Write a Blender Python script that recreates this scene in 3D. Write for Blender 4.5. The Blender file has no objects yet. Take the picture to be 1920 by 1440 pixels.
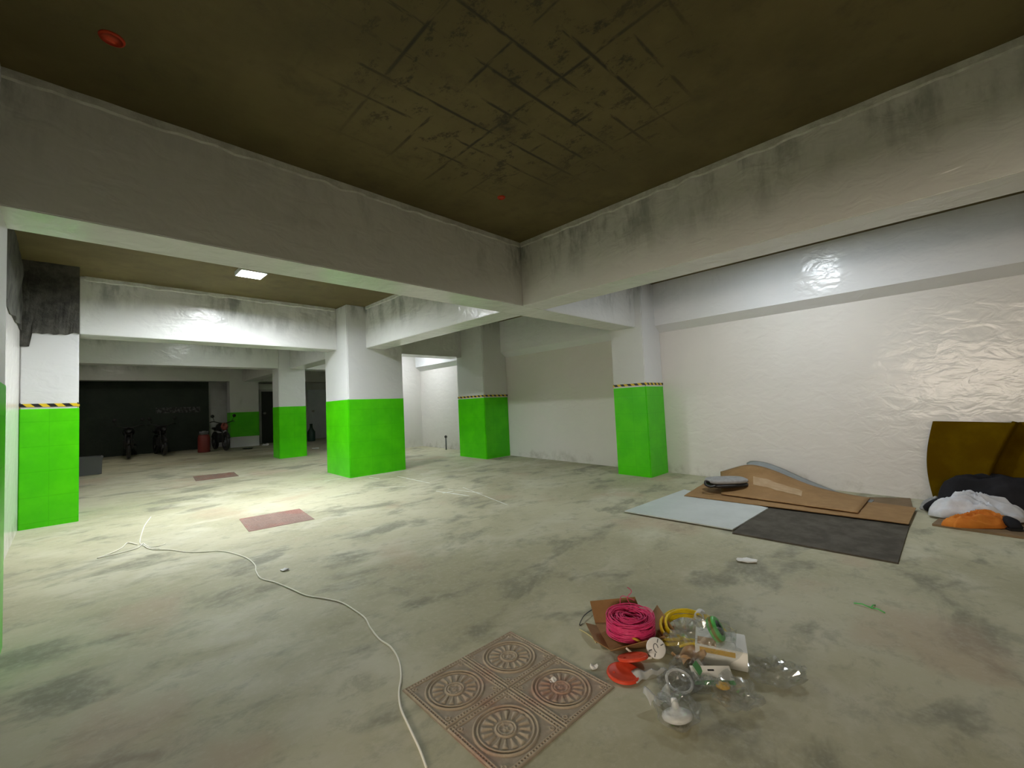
import bpy, bmesh, math, random
from mathutils import Vector, Matrix, Euler, noise
random.seed(7)
C = bpy.context.scene.collection
PI = math.pi
# ------------------------------------------------------------------ camera, world, exposure
R_ = Vector((0.7045, -0.7082, -0.0462)); 
cd = bpy.data.cameras.new('camera'); cam = bpy.data.objects.new('camera', cd); C.objects.link(cam)
cd.sensor_width = 36; cd.lens = 15.312; cd.clip_start = .02; cd.clip_end = 100
yaw, pit, rol = 0.7791, 0.0525, -0.0462
F_ = Vector((math.cos(yaw)*math.cos(pit), math.sin(yaw)*math.cos(pit), math.sin(pit)))
Rt = Vector((math.sin(yaw), -math.cos(yaw), 0)); Up = Rt.cross(F_)
R2 = Rt*math.cos(rol) + Up*math.sin(rol); U2 = Up*math.cos(rol) - Rt*math.sin(rol)
cam.matrix_world = Matrix(((R2.x, U2.x, -F_.x, 0), (R2.y, U2.y, -F_.y, 0), (R2.z, U2.z, -F_.z, 1.275), (0, 0, 0, 1)))
sc = bpy.context.scene; sc.camera = cam
sc.view_settings.view_transform = 'Standard'; sc.view_settings.look = 'None'
sc.view_settings.gamma = 1; sc.view_settings.use_curve_mapping = False
sc.view_settings.exposure = 0.25
w = bpy.data.worlds.new('world'); sc.world = w; w.use_nodes = True
w.node_tree.nodes['Background'].inputs[0].default_value = (.02, .02, .02, 1)
w.node_tree.nodes['Background'].inputs[1].default_value = .1
def area(name, loc, rot, sx, sy, power, col):
    l = bpy.data.lights.new(name, 'AREA'); l.shape = 'RECTANGLE'; l.size = sx; l.size_y = sy; l.energy = power; l.color = col
    o = bpy.data.objects.new(name, l); C.objects.link(o); o.location = loc; o.rotation_euler = rot; return o
# area light added for the warm light from behind the camera, source unseen (faces +X)
area('unseen_warm_light', (-4.05, -.7, 1.5), (0, -PI/2, 0), .8, 3.0, 165, (1.0, .85, .69))
LAMP1, LAMP2, LAMP3, LAMP4, LAMP6 = 650, 80, 150, 165, 50      # emission of the LED panels
# ------------------------------------------------------------------ floor plane of the garage (it falls towards the camera)
FA, FB = .0044, .0304
def fz(x, y): return FA*x + FB*y
TILT = Matrix(((1, 0, FA*-1), (0, 1, FB*-1), (FA, FB, 1))).to_4x4()
NRM = Vector((-FA, -FB, 1)).normalized()
TQ = Vector((0, 0, 1)).rotation_difference(NRM).to_matrix().to_4x4()
CAMR = yaw - PI/2      # local x = to the right in view, local y = away from the viewer
# ------------------------------------------------------------------ helpers
def mat(name, col, rough=.5, metal=0, spec=.5, coat=0, emit=None, es=0, alpha=1, trans=0):
    m = bpy.data.materials.new(name); m.use_nodes = True; b = m.node_tree.nodes['Principled BSDF']
    b.inputs['Base Color'].default_value = (*col, 1); b.inputs['Roughness'].default_value = rough
    b.inputs['Metallic'].default_value = metal; b.inputs['Specular IOR Level'].default_value = spec
    b.inputs['Coat Weight'].default_value = coat; b.inputs['Alpha'].default_value = alpha
    b.inputs['Transmission Weight'].default_value = trans
    if emit: b.inputs['Emission Color'].default_value = (*emit, 1); b.inputs['Emission Strength'].default_value = es
    return m
class NT:
    """small node builder"""
    def __init__(s, m): s.m = m; s.t = m.node_tree; s.b = s.t.nodes['Principled BSDF']; s._p = None
    def n(s, typ, **kw):
        x = s.t.nodes.new(typ)
        for k, v in kw.items(): setattr(x, k, v)
        return x
    def l(s, a, b): s.t.links.new(a, b)
    def pos(s):
        if not s._p: s._p = s.n('ShaderNodeNewGeometry').outputs['Position']
        return s._p
    def mapping(s, scale=(1, 1, 1), rot=(0, 0, 0), src=None, loc=(0, 0, 0)):
        x = s.n('ShaderNodeMapping'); x.inputs['Scale'].default_value = scale; x.inputs['Rotation'].default_value = rot; x.inputs['Location'].default_value = loc
        s.l(src or s.pos(), x.inputs['Vector']); return x.outputs[0]
    def noise(s, sc, det=4, rough=.55, vec=None, dist=0):
        x = s.n('ShaderNodeTexNoise'); x.inputs['Scale'].default_value = sc; x.inputs['Detail'].default_value = det
        x.inputs['Roughness'].default_value = rough; x.inputs['Distortion'].default_value = dist
        s.l(vec or s.pos(), x.inputs['Vector']); return x.outputs['Fac']
    def ramp(s, f, a, b, ca=0., cb=1.):
        x = s.n('ShaderNodeMapRange'); x.interpolation_type = 'SMOOTHSTEP'
        for i, v in zip(('From Min', 'From Max', 'To Min', 'To Max'), (a, b, ca, cb)): x.inputs[i].default_value = v
        s.l(f, x.inputs['Value']); return x.outputs[0]
    def math(s, op, a, b=None, c=None):
        x = s.n('ShaderNodeMath', operation=op)
        for i, v in enumerate((a, b, c)):
            if v is None: continue
            if isinstance(v, (int, float)): x.inputs[i].default_value = v
            else: s.l(v, x.inputs[i])
        return x.outputs[0]
    def xyz(s, src=None):
        x = s.n('ShaderNodeSeparateXYZ'); s.l(src or s.pos(), x.inputs[0]); return x.outputs
    def mix(s, f, a, b):
        x = s.n('ShaderNodeMix', data_type='RGBA')
        if isinstance(f, (int, float)): x.inputs[0].default_value = f
        else: s.l(f, x.inputs[0])
        for i, v in ((6, a), (7, b)):
            if isinstance(v, tuple): x.inputs[i].default_value = (*v, 1)
            else: s.l(v, x.inputs[i])
        return x.outputs[2]
    def col(s, c): s.l(c, s.b.inputs['Base Color'])
    def rough(s, c): s.l(c, s.b.inputs['Roughness'])
    def bump(s, h, strength=.3, dist=.01):
        x = s.n('ShaderNodeBump'); x.inputs['Strength'].default_value = strength; x.inputs['Distance'].default_value = dist
        s.l(h, x.inputs['Height'])
        prev = s.b.inputs['Normal'].links
        if prev: s.l(prev[0].from_socket, x.inputs['Normal'])
        s.l(x.outputs[0], s.b.inputs['Normal'])
M = {}
def white_paint(name, base=(.72, .73, .71), rough=.3, stain=(2.62, 3.1), grime=.6, bump=.5, damp=0):
    m = mat(name, base, rough, spec=.38); k = NT(m)
    streak = k.noise(1, 5, .65, k.mapping((5, 5, 1.6)))
    big = k.noise(.9, 3, .5)
    z = k.xyz()[2]
    up = k.ramp(z, stain[0], stain[1])
    msk = k.math('MULTIPLY', k.math('MULTIPLY', up, k.ramp(streak, .42, .66)), k.ramp(big, .38, .62, .15, 1))
    msk = k.math('MULTIPLY', msk, grime)
    c = k.mix(k.noise(3, 4), base, tuple(x*.93 for x in base))
    if damp:
        zr = k.math('SUBTRACT', z, k.math('MULTIPLY', k.xyz()[1], FB))
        lo = k.math('MULTIPLY', k.ramp(zr, .30, .06), k.ramp(k.noise(4, 5, .65), .45, .7))
        c = k.mix(k.math('MULTIPLY', lo, damp), c, (.42, .40, .35))
    c = k.mix(msk, c, (.17, .19, .185)); k.col(c)
    wav = k.noise(5.5, 3, .5, k.mapping((1, 1, 1.6)), .6)
    k.bump(wav, bump, .02); k.bump(k.noise(70, 3, .6), .12, .002)
    return m
M['beam_white'] = white_paint('beam_white_paint', stain=(2.45, 3.05), grime=.75, base=(.72, .73, .71), rough=.22, bump=.55)
M['wall_beam_white'] = white_paint('wall_beam_white_paint', base=(.80, .81, .83), rough=.2, bump=.5, grime=.12)
M['wall_white'] = white_paint('wall_white_paint', base=(.74, .715, .68), rough=.2, stain=(3.2, 3.9), grime=.3, bump=.36, damp=.7)
M['column_white'] = white_paint('column_white_paint', base=(.72, .73, .73), rough=.3, stain=(2.75, 3.12), grime=.7, bump=.35)
def green_paint():
    m = mat('green_gloss_paint', (.07, .58, .002), .3, spec=.3); k = NT(m)
    z = k.xyz()[2]
    g = k.math('PINGPONG', z, .135); groove = k.ramp(g, .0, .007)
    p = k.math('ADD', k.xyz()[0], k.xyz()[1]); g2 = k.ramp(k.math('PINGPONG', p, .19), 0, .006)
    h = k.math('MINIMUM', groove, g2)
    n = k.noise(3, 4, .6)
    c = k.mix(k.ramp(n, .35, .7), (.062, .55, .001), (.085, .64, .002))
    c = k.mix(k.math('MULTIPLY', k.math('SUBTRACT', 1, h), .25), c, (.03, .34, .001)); k.col(c)
    k.bump(h, .2, .003); k.bump(k.noise(6, 3), .25, .01); return m
M['green'] = green_paint()
def tape():
    m = mat('hazard_tape', (.8, .6, .02), .4); k = NT(m); x, y, z = k.xyz()
    s = k.math('ADD', k.math('SUBTRACT', x, y), k.math('MULTIPLY', z, 1.0))
    f = k.math('FRACT', k.math('ADD', k.math('DIVIDE', s, .118), 40.0))
    k.col(k.mix(k.math('GREATER_THAN', f, .5), (.012, .010, .010), (.72, .50, .02))); return m
M['tape'] = tape()
def floor_mat():
    m = mat('worn_concrete', (.35, .35, .3), .6); k = NT(m)
    big = k.noise(.55, 5, .6, None, .5); mid = k.noise(1.7, 6, .65, k.mapping((1, 1.6, 1), (0, 0, .5)), .8); fine = k.noise(30, 6, .7)
    trow = k.noise(1.5, 6, .62, k.mapping((.8, 1.25, 1), (0, 0, .75)), .35)
    c = k.mix(k.ramp(big, .36, .62), (.37, .35, .225), (.49, .47, .325))
    c = k.mix(k.math('MULTIPLY', k.ramp(trow, .48, .72), .9), c, (.54, .525, .40))
    c = k.mix(k.math('MULTIPLY', k.ramp(k.noise(1.9, 5, .6, k.mapping((.75, 1.3, 1), (0, 0, .75), loc=(2, 7, 0)), .3), .52, .66), .78), c, (.185, .185, .13))
    c = k.mix(k.math('MULTIPLY', k.ramp(k.noise(6.5, 5, .7, k.mapping((.8, 1.2, 1), (0, 0, .75)), .3), .5, .68), .45), c, (.24, .235, .165))
    c = k.mix(k.math('MULTIPLY', k.ramp(k.noise(1.05, 3, .5, k.mapping(loc=(5, 3, 0))), .58, .70), .5), c, (.43, .32, .22))
    c = k.mix(k.math('MULTIPLY', k.ramp(fine, .45, .75), .35), c, (.55, .53, .405))
    k.col(c); k.rough(k.ramp(mid, .3, .7, .8, .62))
    k.bump(k.noise(9, 6, .7), .12, .008); k.bump(fine, .12, .002); return m
M['floor'] = floor_mat()
def ceil_mat():
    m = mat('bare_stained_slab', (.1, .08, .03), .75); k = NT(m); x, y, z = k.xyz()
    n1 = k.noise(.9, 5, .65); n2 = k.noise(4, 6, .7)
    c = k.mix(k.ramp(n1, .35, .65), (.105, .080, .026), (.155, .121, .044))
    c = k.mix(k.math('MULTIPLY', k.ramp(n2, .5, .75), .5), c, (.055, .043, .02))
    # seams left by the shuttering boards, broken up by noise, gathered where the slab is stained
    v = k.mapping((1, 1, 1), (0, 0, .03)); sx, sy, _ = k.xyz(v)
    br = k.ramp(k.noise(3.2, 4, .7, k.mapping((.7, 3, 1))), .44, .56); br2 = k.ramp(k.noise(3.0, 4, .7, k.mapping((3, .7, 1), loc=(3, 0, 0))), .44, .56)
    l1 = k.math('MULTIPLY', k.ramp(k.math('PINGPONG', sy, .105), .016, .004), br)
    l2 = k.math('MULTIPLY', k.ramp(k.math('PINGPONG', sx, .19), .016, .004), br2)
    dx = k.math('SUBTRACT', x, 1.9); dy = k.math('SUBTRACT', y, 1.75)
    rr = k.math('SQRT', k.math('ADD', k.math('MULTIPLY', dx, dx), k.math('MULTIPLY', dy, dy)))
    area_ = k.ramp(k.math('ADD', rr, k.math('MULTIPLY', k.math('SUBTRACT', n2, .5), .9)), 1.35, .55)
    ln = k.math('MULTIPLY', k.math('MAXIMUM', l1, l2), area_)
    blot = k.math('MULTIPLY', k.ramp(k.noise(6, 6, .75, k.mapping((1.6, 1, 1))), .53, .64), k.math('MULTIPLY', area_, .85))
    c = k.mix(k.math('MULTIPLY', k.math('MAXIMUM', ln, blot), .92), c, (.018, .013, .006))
    k.col(c); k.bump(k.noise(25, 5, .7), .3, .006); return m
M['ceiling'] = ceil_mat()
def rough_conc(name, a, b, sc=5):
    m = mat(name, a, .85); k = NT(m); k.col(k.mix(k.ramp(k.noise(sc, 6, .7), .35, .65), a, b)); k.bump(k.noise(14, 6, .7), .7, .02); return m
M['bare'] = rough_conc('bare_dark_concrete', (.03, .029, .024), (.085, .082, .068))
M['plaster'] = rough_conc('rough_plaster_edge', (.50, .51, .47), (.68, .69, .65), 8)
M['dark_partition'] = rough_conc('near_black_sheet', (.022, .033, .025), (.034, .044, .035), 2)  # near-black sheet, faintly mottled
M['back_wall'] = rough_conc('unpainted_back_wall', (.48, .48, .49), (.58, .58, .60), 1.5)
def speckle(name, a, b, sc=8, rough=.7, bump=.2, stretch=(1, 1, 1), spec=.3):
    m = mat(name, a, rough, spec=spec); k = NT(m); k.col(k.mix(k.ramp(k.noise(sc, 5, .65, k.mapping(stretch)), .35, .68), a, b)); k.bump(k.noise(sc*4, 4, .6), bump, .004); return m
M['card'] = speckle('brown_cardboard', (.27, .155, .062), (.33, .195, .082), 5)
M['card_dark'] = speckle('dull_cardboard', (.17, .115, .06), (.22, .15, .085), 5)
M['card_torn'] = speckle('torn_cardboard', (.40, .27, .15), (.46, .33, .20), 12)
M['white_board'] = speckle('white_laminate_board', (.50, .54, .53), (.56, .60, .59), 3, .45, .05)
M['blue_board'] = speckle('blue_grey_board', (.22, .245, .25), (.27, .295, .30), 3, .5, .05)
M['grey_board'] = speckle('dark_grey_board', (.055, .048, .036), (.095, .085, .066), 7, .8, .4)
M['board_core'] = mat('board_core', (.20, .13, .09), .8)
M['yellow_foam'] = speckle('mustard_foam', (.075, .040, .0006), (.115, .072, .001), 2, 1, .2, spec=.03)
M['white_cloth'] = speckle('white_cloth', (.55, .57, .62), (.66, .67, .70), 6, .9, .3)
M['black_cloth'] = speckle('black_cloth', (.008, .008, .011), (.016, .016, .02), 6, .85, .3)
M['orange_cloth'] = speckle('orange_cloth', (.55, .16, .02), (.62, .22, .03), 6, .8, .2)
M['grey_cloth'] = speckle('grey_cloth', (.27, .27, .265), (.34, .34, .335), 14, .8, .2)
M['black_plastic'] = mat('black_plastic', (.012, .012, .012), .4)
M['white_plastic'] = mat('white_plastic', (.78, .78, .76), .35)
M['grey_plastic'] = mat('grey_plastic', (.13, .135, .14), .5)
M['red_plastic'] = speckle('red_plastic', (.62, .055, .02), (.70, .075, .03), 10, .45, .05)
M['red_paint'] = mat('red_enamel', (.16, .02, .014), .5)
M['pink_red'] = mat('pink_red_cowl', (.25, .055, .045), .35)
M['pink_wire'] = speckle('pink_wire_insulation', (.62, .035, .15), (.75, .07, .22), 30, .4, .05)
M['yellow_wire'] = speckle('yellow_cable_sheath', (.70, .50, .01), (.80, .60, .02), 20, .4, .05)
M['cream_wire'] = mat('cream_cord', (.82, .80, .70), .55)
M['thin_yellow'] = mat('pale_yellow_wire', (.55, .50, .25), .5)
M['metal'] = mat('galvanised_metal', (.45, .45, .45), .4, 1)
M['door_dark'] = mat('dark_door_paint', (.018, .022, .022), .5)
M['door_grey'] = speckle('blue_grey_door_paint', (.60, .64, .74), (.70, .74, .82), 2, .45, .05)
M['lens'] = mat('headlamp_glass', (.5, .5, .5), .1)
M['chalk'] = mat('chalk', (.72, .74, .68), .9)
M['scrap'] = mat('white_scrap', (.75, .75, .72), .7)
M['green_scrap'] = mat('green_plastic', (.10, .52, .12), .4)
M['dark_green'] = mat('dark_green_plastic', (.01, .045, .03), .4)
M['header'] = mat('white_header_card', (.80, .80, .76), .5)
M['header_green'] = mat('green_print', (.08, .33, .10), .5)
M['amber'] = mat('amber_print', (.60, .36, .03), .5)
M['skin_box'] = mat('peach_print', (.52, .32, .16), .5)
def clear_plastic():
    m = bpy.data.materials.new('clear_plastic_film'); m.use_nodes = True; t = m.node_tree; t.nodes.remove(t.nodes['Principled BSDF'])
    out = t.nodes['Material Output']; tr = t.nodes.new('ShaderNodeBsdfTransparent'); tr.inputs[0].default_value = (.95, .96, .96, 1)
    gl = t.nodes.new('ShaderNodeBsdfGlossy'); gl.inputs['Roughness'].default_value = .10
    df = t.nodes.new('ShaderNodeBsdfTranslucent'); df.inputs[0].default_value = (.8, .8, .8, 1)
    a = t.nodes.new('ShaderNodeMixShader'); b = t.nodes.new('ShaderNodeMixShader'); a.inputs[0].default_value = .17; b.inputs[0].default_value = .10
    t.links.new(tr.outputs[0], a.inputs[1]); t.links.new(gl.outputs[0], a.inputs[2]); t.links.new(a.outputs[0], b.inputs[1]); t.links.new(df.outputs[0], b.inputs[2])
    t.links.new(b.outputs[0], out.inputs[0]); return m
M['clear'] = clear_plastic()
def tile_mat(name, dust, red, amt):
    m = mat(name, dust, .75); k = NT(m)
    c = k.mix(k.math('MULTIPLY', k.ramp(k.noise(2.6, 3, .5, k.mapping(loc=(1.3, .4, 0))), .47, .62), amt), dust, red)
    c = k.mix(k.math('MULTIPLY', k.ramp(k.noise(30, 5, .7), .45, .7), .35), c, tuple(min(1, x*1.5) for x in dust))
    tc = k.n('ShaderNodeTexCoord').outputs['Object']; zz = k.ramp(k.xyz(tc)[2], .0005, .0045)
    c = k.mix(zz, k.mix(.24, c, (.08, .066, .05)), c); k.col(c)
    k.bump(k.noise(60, 4, .7), .3, .003); return m
M['tile_near'] = tile_mat('dusty_cement_tile', (.40, .335, .245), (.38, .20, .145), .75)
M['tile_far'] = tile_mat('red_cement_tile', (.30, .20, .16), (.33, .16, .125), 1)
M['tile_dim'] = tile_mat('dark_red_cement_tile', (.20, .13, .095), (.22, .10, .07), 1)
M['diffuser'] = None

def obj(name, bm, m, parent=None, smooth=False, loc=None):
    me = bpy.data.meshes.new(name); bm.to_mesh(me); bm.free()
    if m: me.materials.append(m)
    if smooth:
        for p in me.polygons: p.use_smooth = True
    o = bpy.data.objects.new(name, me); C.objects.link(o)
    if parent: o.parent = parent
    if loc: o.location = loc
    return o
def tag(o, label=None, cat=None, group=None, kind=None):
    if label: o['label'] = label
    if cat: o['category'] = cat
    if group: o['group'] = group
    if kind: o['kind'] = kind
    return o
def thing(name, label, cat, loc=(0, 0, 0), rz=0, group=None, tilt=False, scale=1):
    o = bpy.data.objects.new(name, None); C.objects.link(o); o.empty_display_size = .1
    m = Matrix.Translation(loc) @ (TQ if tilt else Matrix.Identity(4)) @ Matrix.Rotation(rz, 4, 'Z') @ Matrix.Scale(scale, 4); o.matrix_world = m
    return tag(o, label, cat, group)
def NB(): return bmesh.new()
def box(bm, x0, x1, y0, y1, z0, z1, bev=0, mtx=None):
    r = bmesh.ops.create_cube(bm, size=1, matrix=Matrix.Translation(((x0+x1)/2, (y0+y1)/2, (z0+z1)/2)) @ Matrix.Diagonal((abs(x1-x0), abs(y1-y0), abs(z1-z0), 1)))
    vs = r['verts']
    if bev: 
        r2 = bmesh.ops.bevel(bm, geom=list({e for v in vs for e in v.link_edges}), offset=bev, segments=2, affect='EDGES')
        vs = list({v for f in r2['faces'] for v in f.verts} | {v for v in vs if v.is_valid})
    if mtx: bmesh.ops.transform(bm, matrix=mtx, verts=[v for v in vs if v.is_valid])
    return bm
def tube(bm, pts, r, n=8, closed=False, caps=True):
    pts = [Vector(p) for p in pts]; N = len(pts); rings = []
    up = Vector((0, 0, 1)); prev = None
    for i in range(N):
        if closed: t = pts[(i+1) % N] - pts[i-1]
        else: t = pts[min(i+1, N-1)] - pts[max(i-1, 0)]
        if t.length < 1e-9: t = Vector((1, 0, 0))
        t.normalize()
        if prev is None:
            a = t.cross(up); a = a if a.length > 1e-3 else t.cross(Vector((1, 0, 0)))
        else: a = prev - t*prev.dot(t)
        a.normalize(); prev = a; b = t.cross(a)
        rr = r[i] if isinstance(r, (list, tuple)) else r
        rings.append([bm.verts.new(pts[i] + a*math.cos(2*PI*k/n)*rr + b*math.sin(2*PI*k/n)*rr) for k in range(n)])
    for i in range(N if closed else N-1):
        A, B = rings[i], rings[(i+1) % N]
        for k in range(n): bm.faces.new((A[k], A[(k+1) % n], B[(k+1) % n], B[k]))
    if caps and not closed:
        bm.faces.new(rings[0][::-1]); bm.faces.new(rings[-1])
    return bm
def spline(pts, sub=8):
    P_ = [Vector(p) for p in pts]; out = []
    for i in range(len(P_)-1):
        a, b, c, d = P_[max(i-1, 0)], P_[i], P_[i+1], P_[min(i+2, len(P_)-1)]
        for k in range(sub):
            t = k/sub
            out.append(.5*((2*b) + (c-a)*t + (2*a-5*b+4*c-d)*t*t + (3*b-a-3*c+d)*t**3))
    out.append(P_[-1]); return out
def lathe(bm, prof, n=24, mtx=None):
    rings = []; new = []
    for r, z in prof:
        if r < 1e-6: v = bm.verts.new((0, 0, z)); rings.append([v]); new.append(v)
        else:
            ring = [bm.verts.new((r*math.cos(2*PI*k/n), r*math.sin(2*PI*k/n), z)) for k in range(n)]; rings.append(ring); new += ring
    for A, B in zip(rings, rings[1:]):
        if len(A) == 1 and len(B) == 1: continue
        for k in range(n):
            if len(A) == 1: bm.faces.new((A[0], B[k], B[(k+1) % n]))
            elif len(B) == 1: bm.faces.new((A[k], A[(k+1) % n], B[0]))
            else: bm.faces.new((A[k], A[(k+1) % n], B[(k+1) % n], B[k]))
    if mtx: bmesh.ops.transform(bm, matrix=mtx, verts=new)
    return bm
def grid_solid(bm, fn, nx, ny, th):
    """sheet: fn(u,v) -> Vector top point; a second skin th below"""
    T = [[bm.verts.new(fn(i/nx, j/ny)) for j in range(ny+1)] for i in range(nx+1)]
    B = [[bm.verts.new(Vector(T[i][j].co) - Vector((0, 0, th))) for j in range(ny+1)] for i in range(nx+1)]
    for i in range(nx):
        for j in range(ny):
            bm.faces.new((T[i][j], T[i+1][j], T[i+1][j+1], T[i][j+1])); bm.faces.new((B[i][j], B[i][j+1], B[i+1][j+1], B[i+1][j]))
    for i in range(nx):
        bm.faces.new((T[i][0], B[i][0], B[i+1][0], T[i+1][0])); bm.faces.new((T[i][ny], T[i+1][ny], B[i+1][ny], B[i][ny]))
    for j in range(ny):
        bm.faces.new((T[0][j], T[0][j+1], B[0][j+1], B[0][j])); bm.faces.new((T[nx][j], B[nx][j], B[nx][j+1], T[nx][j+1]))
    bmesh.ops.recalc_face_normals(bm, faces=bm.faces); return bm
def bil(c):      # bilinear patch over four corners: (0,0) (1,0) (1,1) (0,1)
    c = [Vector(x) for x in c]
    return lambda u, v: c[0]*(1-u)*(1-v) + c[1]*u*(1-v) + c[2]*u*v + c[3]*(1-u)*v
def crumple(bm, sx, sy, sz, seed, sub=3, amt=.35, freq=2.2):
    r = bmesh.ops.create_icosphere(bm, subdivisions=sub, radius=1)
    for v in r['verts']:
        d = v.co.copy(); n = noise.noise(d*freq + Vector((seed, seed*1.7, 0))) + .5*noise.noise(d*freq*2.6 + Vector((0, seed, 5)))
        s = 1 + amt*n
        v.co = Vector((d.x*sx*s, d.y*sy*s, max(-.0, (d.z+.95)*.5)*sz*(1 + amt*1.6*n)))
    return bm
def setting(name, bm, m, parent=None): 
    o = obj(name, bm, m, parent)
    if not parent: o['kind'] = 'structure'
    return o

# ================================================================== THE SETTING
X0, X1, Y0, Y1 = -4.6, 6.655, -5.0, 15.45
ZC = 3.124; ZB = 2.405
def floor_bm(x0, x1, y0, y1):
    bm = NB(); nx, ny = 12, 20
    def fn(u, v):
        x = x0+(x1-x0)*u; y = y0+(y1-y0)*v; return Vector((x, y, fz(x, y)))
    return grid_solid(bm, fn, nx, ny, .2)
floor = setting('floor', floor_bm(X0-.2, X1+.2, Y0-.2, Y1+.2), M['floor'])
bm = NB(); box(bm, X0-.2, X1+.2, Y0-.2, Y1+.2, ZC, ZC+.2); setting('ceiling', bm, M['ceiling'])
def wall(name, x0, x1, y0, y1, m, z1=ZC): bm = NB(); box(bm, x0, x1, y0, y1, -.35, z1); return setting(name, bm, m)
wall('wall_right', X1, X1+.2, Y0, Y1, M['wall_white'])
wl = wall('wall_left', -.6, -.4, 1.3, Y1, M['wall_white'])
wall('wall_back', X0, X1+.2, Y1, Y1+.2, M['back_wall'])
wall('wall_front', X0, X1+.2, Y0-.2, Y0, M['wall_white'])
wall('wall_outer', X0-.2, X0, Y0, 3.5, M['wall_white'])
wall('wall_side', X0, -.6, 3.3, 3.5, M['wall_white'])
wall('wall_stub', 5.7, 6.655, 10.05, 10.8, M['wall_white'])
# rough unpainted concrete along the top of the left wall
bm = NB()
def fn(u, v):
    y = 3.75+(7.0-3.75)*u; z = 2.36+.75*v + (.06*noise.noise(Vector((y*2.3, 0, 1)))-.02 if v < .5 else 0)
    return Vector((-.385 + .03*noise.noise(Vector((y*3, z*4, 2))), y, z))
T = [[bm.verts.new(fn(i/26, j/8)) for j in range(9)] for i in range(27)]
for i in range(26):
    for j in range(8): bm.faces.new((T[i][j], T[i+1][j], T[i+1][j+1], T[i][j+1]))
e = [x for x in bm.edges if x.is_boundary]; r = bmesh.ops.extrude_edge_only(bm, edges=e)
for g in r['geom']:
    if isinstance(g, bmesh.types.BMVert): g.co.x = -.405
bmesh.ops.recalc_face_normals(bm, faces=bm.faces); obj('bare_concrete', bm, M['bare'], wl)
# ------------------------------------------------------------------ back of the garage
bm = NB(); box(bm, -.4, 2.83, 15.36, 15.43, .2, 2.44); part_ = setting('wall_partition', bm, M['dark_partition'])
def banner_mat():
    m = mat('faded_banner', (.05, .05, .05), .6); k = NT(m)
    k.col(k.mix(k.ramp(k.noise(9, 4, .7, k.mapping((2, 1, 1.2))), .45, .6), (.018, .018, .017), (.10, .10, .10))); return m
bm = NB(); box(bm, 1.62, 2.62, 15.345, 15.36, 1.545, 1.70); obj('banner', bm, banner_mat(), part_)
def door(name, x0, x1, z0, z1, m, frame_m, handle_side):
    bm = NB(); box(bm, x0-.06, x0, Y1-.1, Y1, z0, z1+.06); box(bm, x1, x1+.06, Y1-.1, Y1, z0, z1+.06); box(bm, x0, x1, Y1-.1, Y1, z1, z1+.06)
    o = setting(name, bm, frame_m)
    bm = NB(); box(bm, x0, x1, Y1-.06, Y1-.005, z0, z1, .005); lf = obj('door_leaf', bm, m, o)
    bm = NB(); hx = x0+.08 if handle_side < 0 else x1-.08
    lathe(bm, [(0, 0), (.03, 0), (.03, .02), (.015, .03), (.012, .06), (.035, .075), (.038, .095), (.02, .11), (0, .112)], 14, Matrix.Translation((hx, Y1-.06, z0+.95)) @ Matrix.Rotation(PI/2, 4, 'X'))
    obj('door_handle', bm, M['metal'], lf, True)
    return o
door('door_1', 4.22, 4.78, .488, 2.13, M['door_dark'], M['back_wall'], -1)
bm = NB(); box(bm, 4.05, 4.95, Y1-.12, Y1-.001, 2.19, 2.37); setting('trim_1', bm, M['beam_white'])
door('door_2', 5.72, 6.5, .495, 2.12, M['door_grey'], M['door_grey'], -1)
bm = NB(); box(bm, 5.6, 6.62, Y1-.12, Y1-.001, 2.19, 2.40); setting('trim_2', bm, M['back_wall'])

# ================================================================== COLUMNS
def column(label, x0, x1, y0, y1, gtop=1.534, stripe=False, bare=False, group=None, gbot=None):
    cx, cy = (x0+x1)/2, (y0+y1)/2; base = fz(cx, cy); t = thing('concrete_column', label, 'column', (cx, cy, base), 0, group)
    hx, hy = (x1-x0)/2, (y1-y0)/2; lo = min(fz(x0, y0), fz(x1, y0)) - base - .02
    gt = (1.503 if stripe else gtop) - base
    bm = NB(); box(bm, -hx, hx, -hy, hy, lo, ZC-base, .012); obj('shaft', bm, M['column_white'], t)
    g0 = lo if gbot is None else gbot-base
    e = .004
    bm = NB(); box(bm, -hx-e, hx+e, -hy-e, hy+e, g0, gt, .012); obj('green_band', bm, M['green'], t)
    if stripe:
        e = .007; bm = NB(); box(bm, -hx-e, hx+e, -hy-e, hy+e, gt, gt+.055, .010); tp = obj('hazard_tape', bm, M['tape'], t); tp['label'] = 'black and yellow diagonal striped tape'
    if bare:
        bm = NB(); n = 20; ring = []
        for i in range(n+1):
            u = i/n; x = -hx + 2*hx*u; zb_ = 2.31 - base - (.14 if u < .16 else 0) - .03*noise.noise(Vector((u*6, 3, 0))) + .03*u
            ring.append([Vector((x, -hy-.012-.012*noise.noise(Vector((u*7, j*1.3, 4))), zb_ + (ZC-base-zb_)*j/6)) for j in range(7)])
        V = [[bm.verts.new(p) for p in r_] for r_ in ring]
        for i in range(n):
            for j in range(6): bm.faces.new((V[i][j], V[i+1][j], V[i+1][j+1], V[i][j+1]))
        ee = [x for x in bm.edges if x.is_boundary]; rr = bmesh.ops.extrude_edge_only(bm, edges=ee)
        for g in rr['geom']:
            if isinstance(g, bmesh.types.BMVert): g.co.y = -hy+.01
        bmesh.ops.recalc_face_normals(bm, faces=bm.faces); b = obj('bare_top', bm, M['bare'], t); b['label'] = 'dark unpainted concrete top with a ragged lower edge'
    return t
column('green and white column at the left edge of the picture, nearest the viewer', -.4, -.262, 3.10, 3.70)
column('green and white column with hazard tape and bare dark top against the left wall', -.4, .055, 7.019, 7.75, stripe=True, bare=True)
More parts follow.
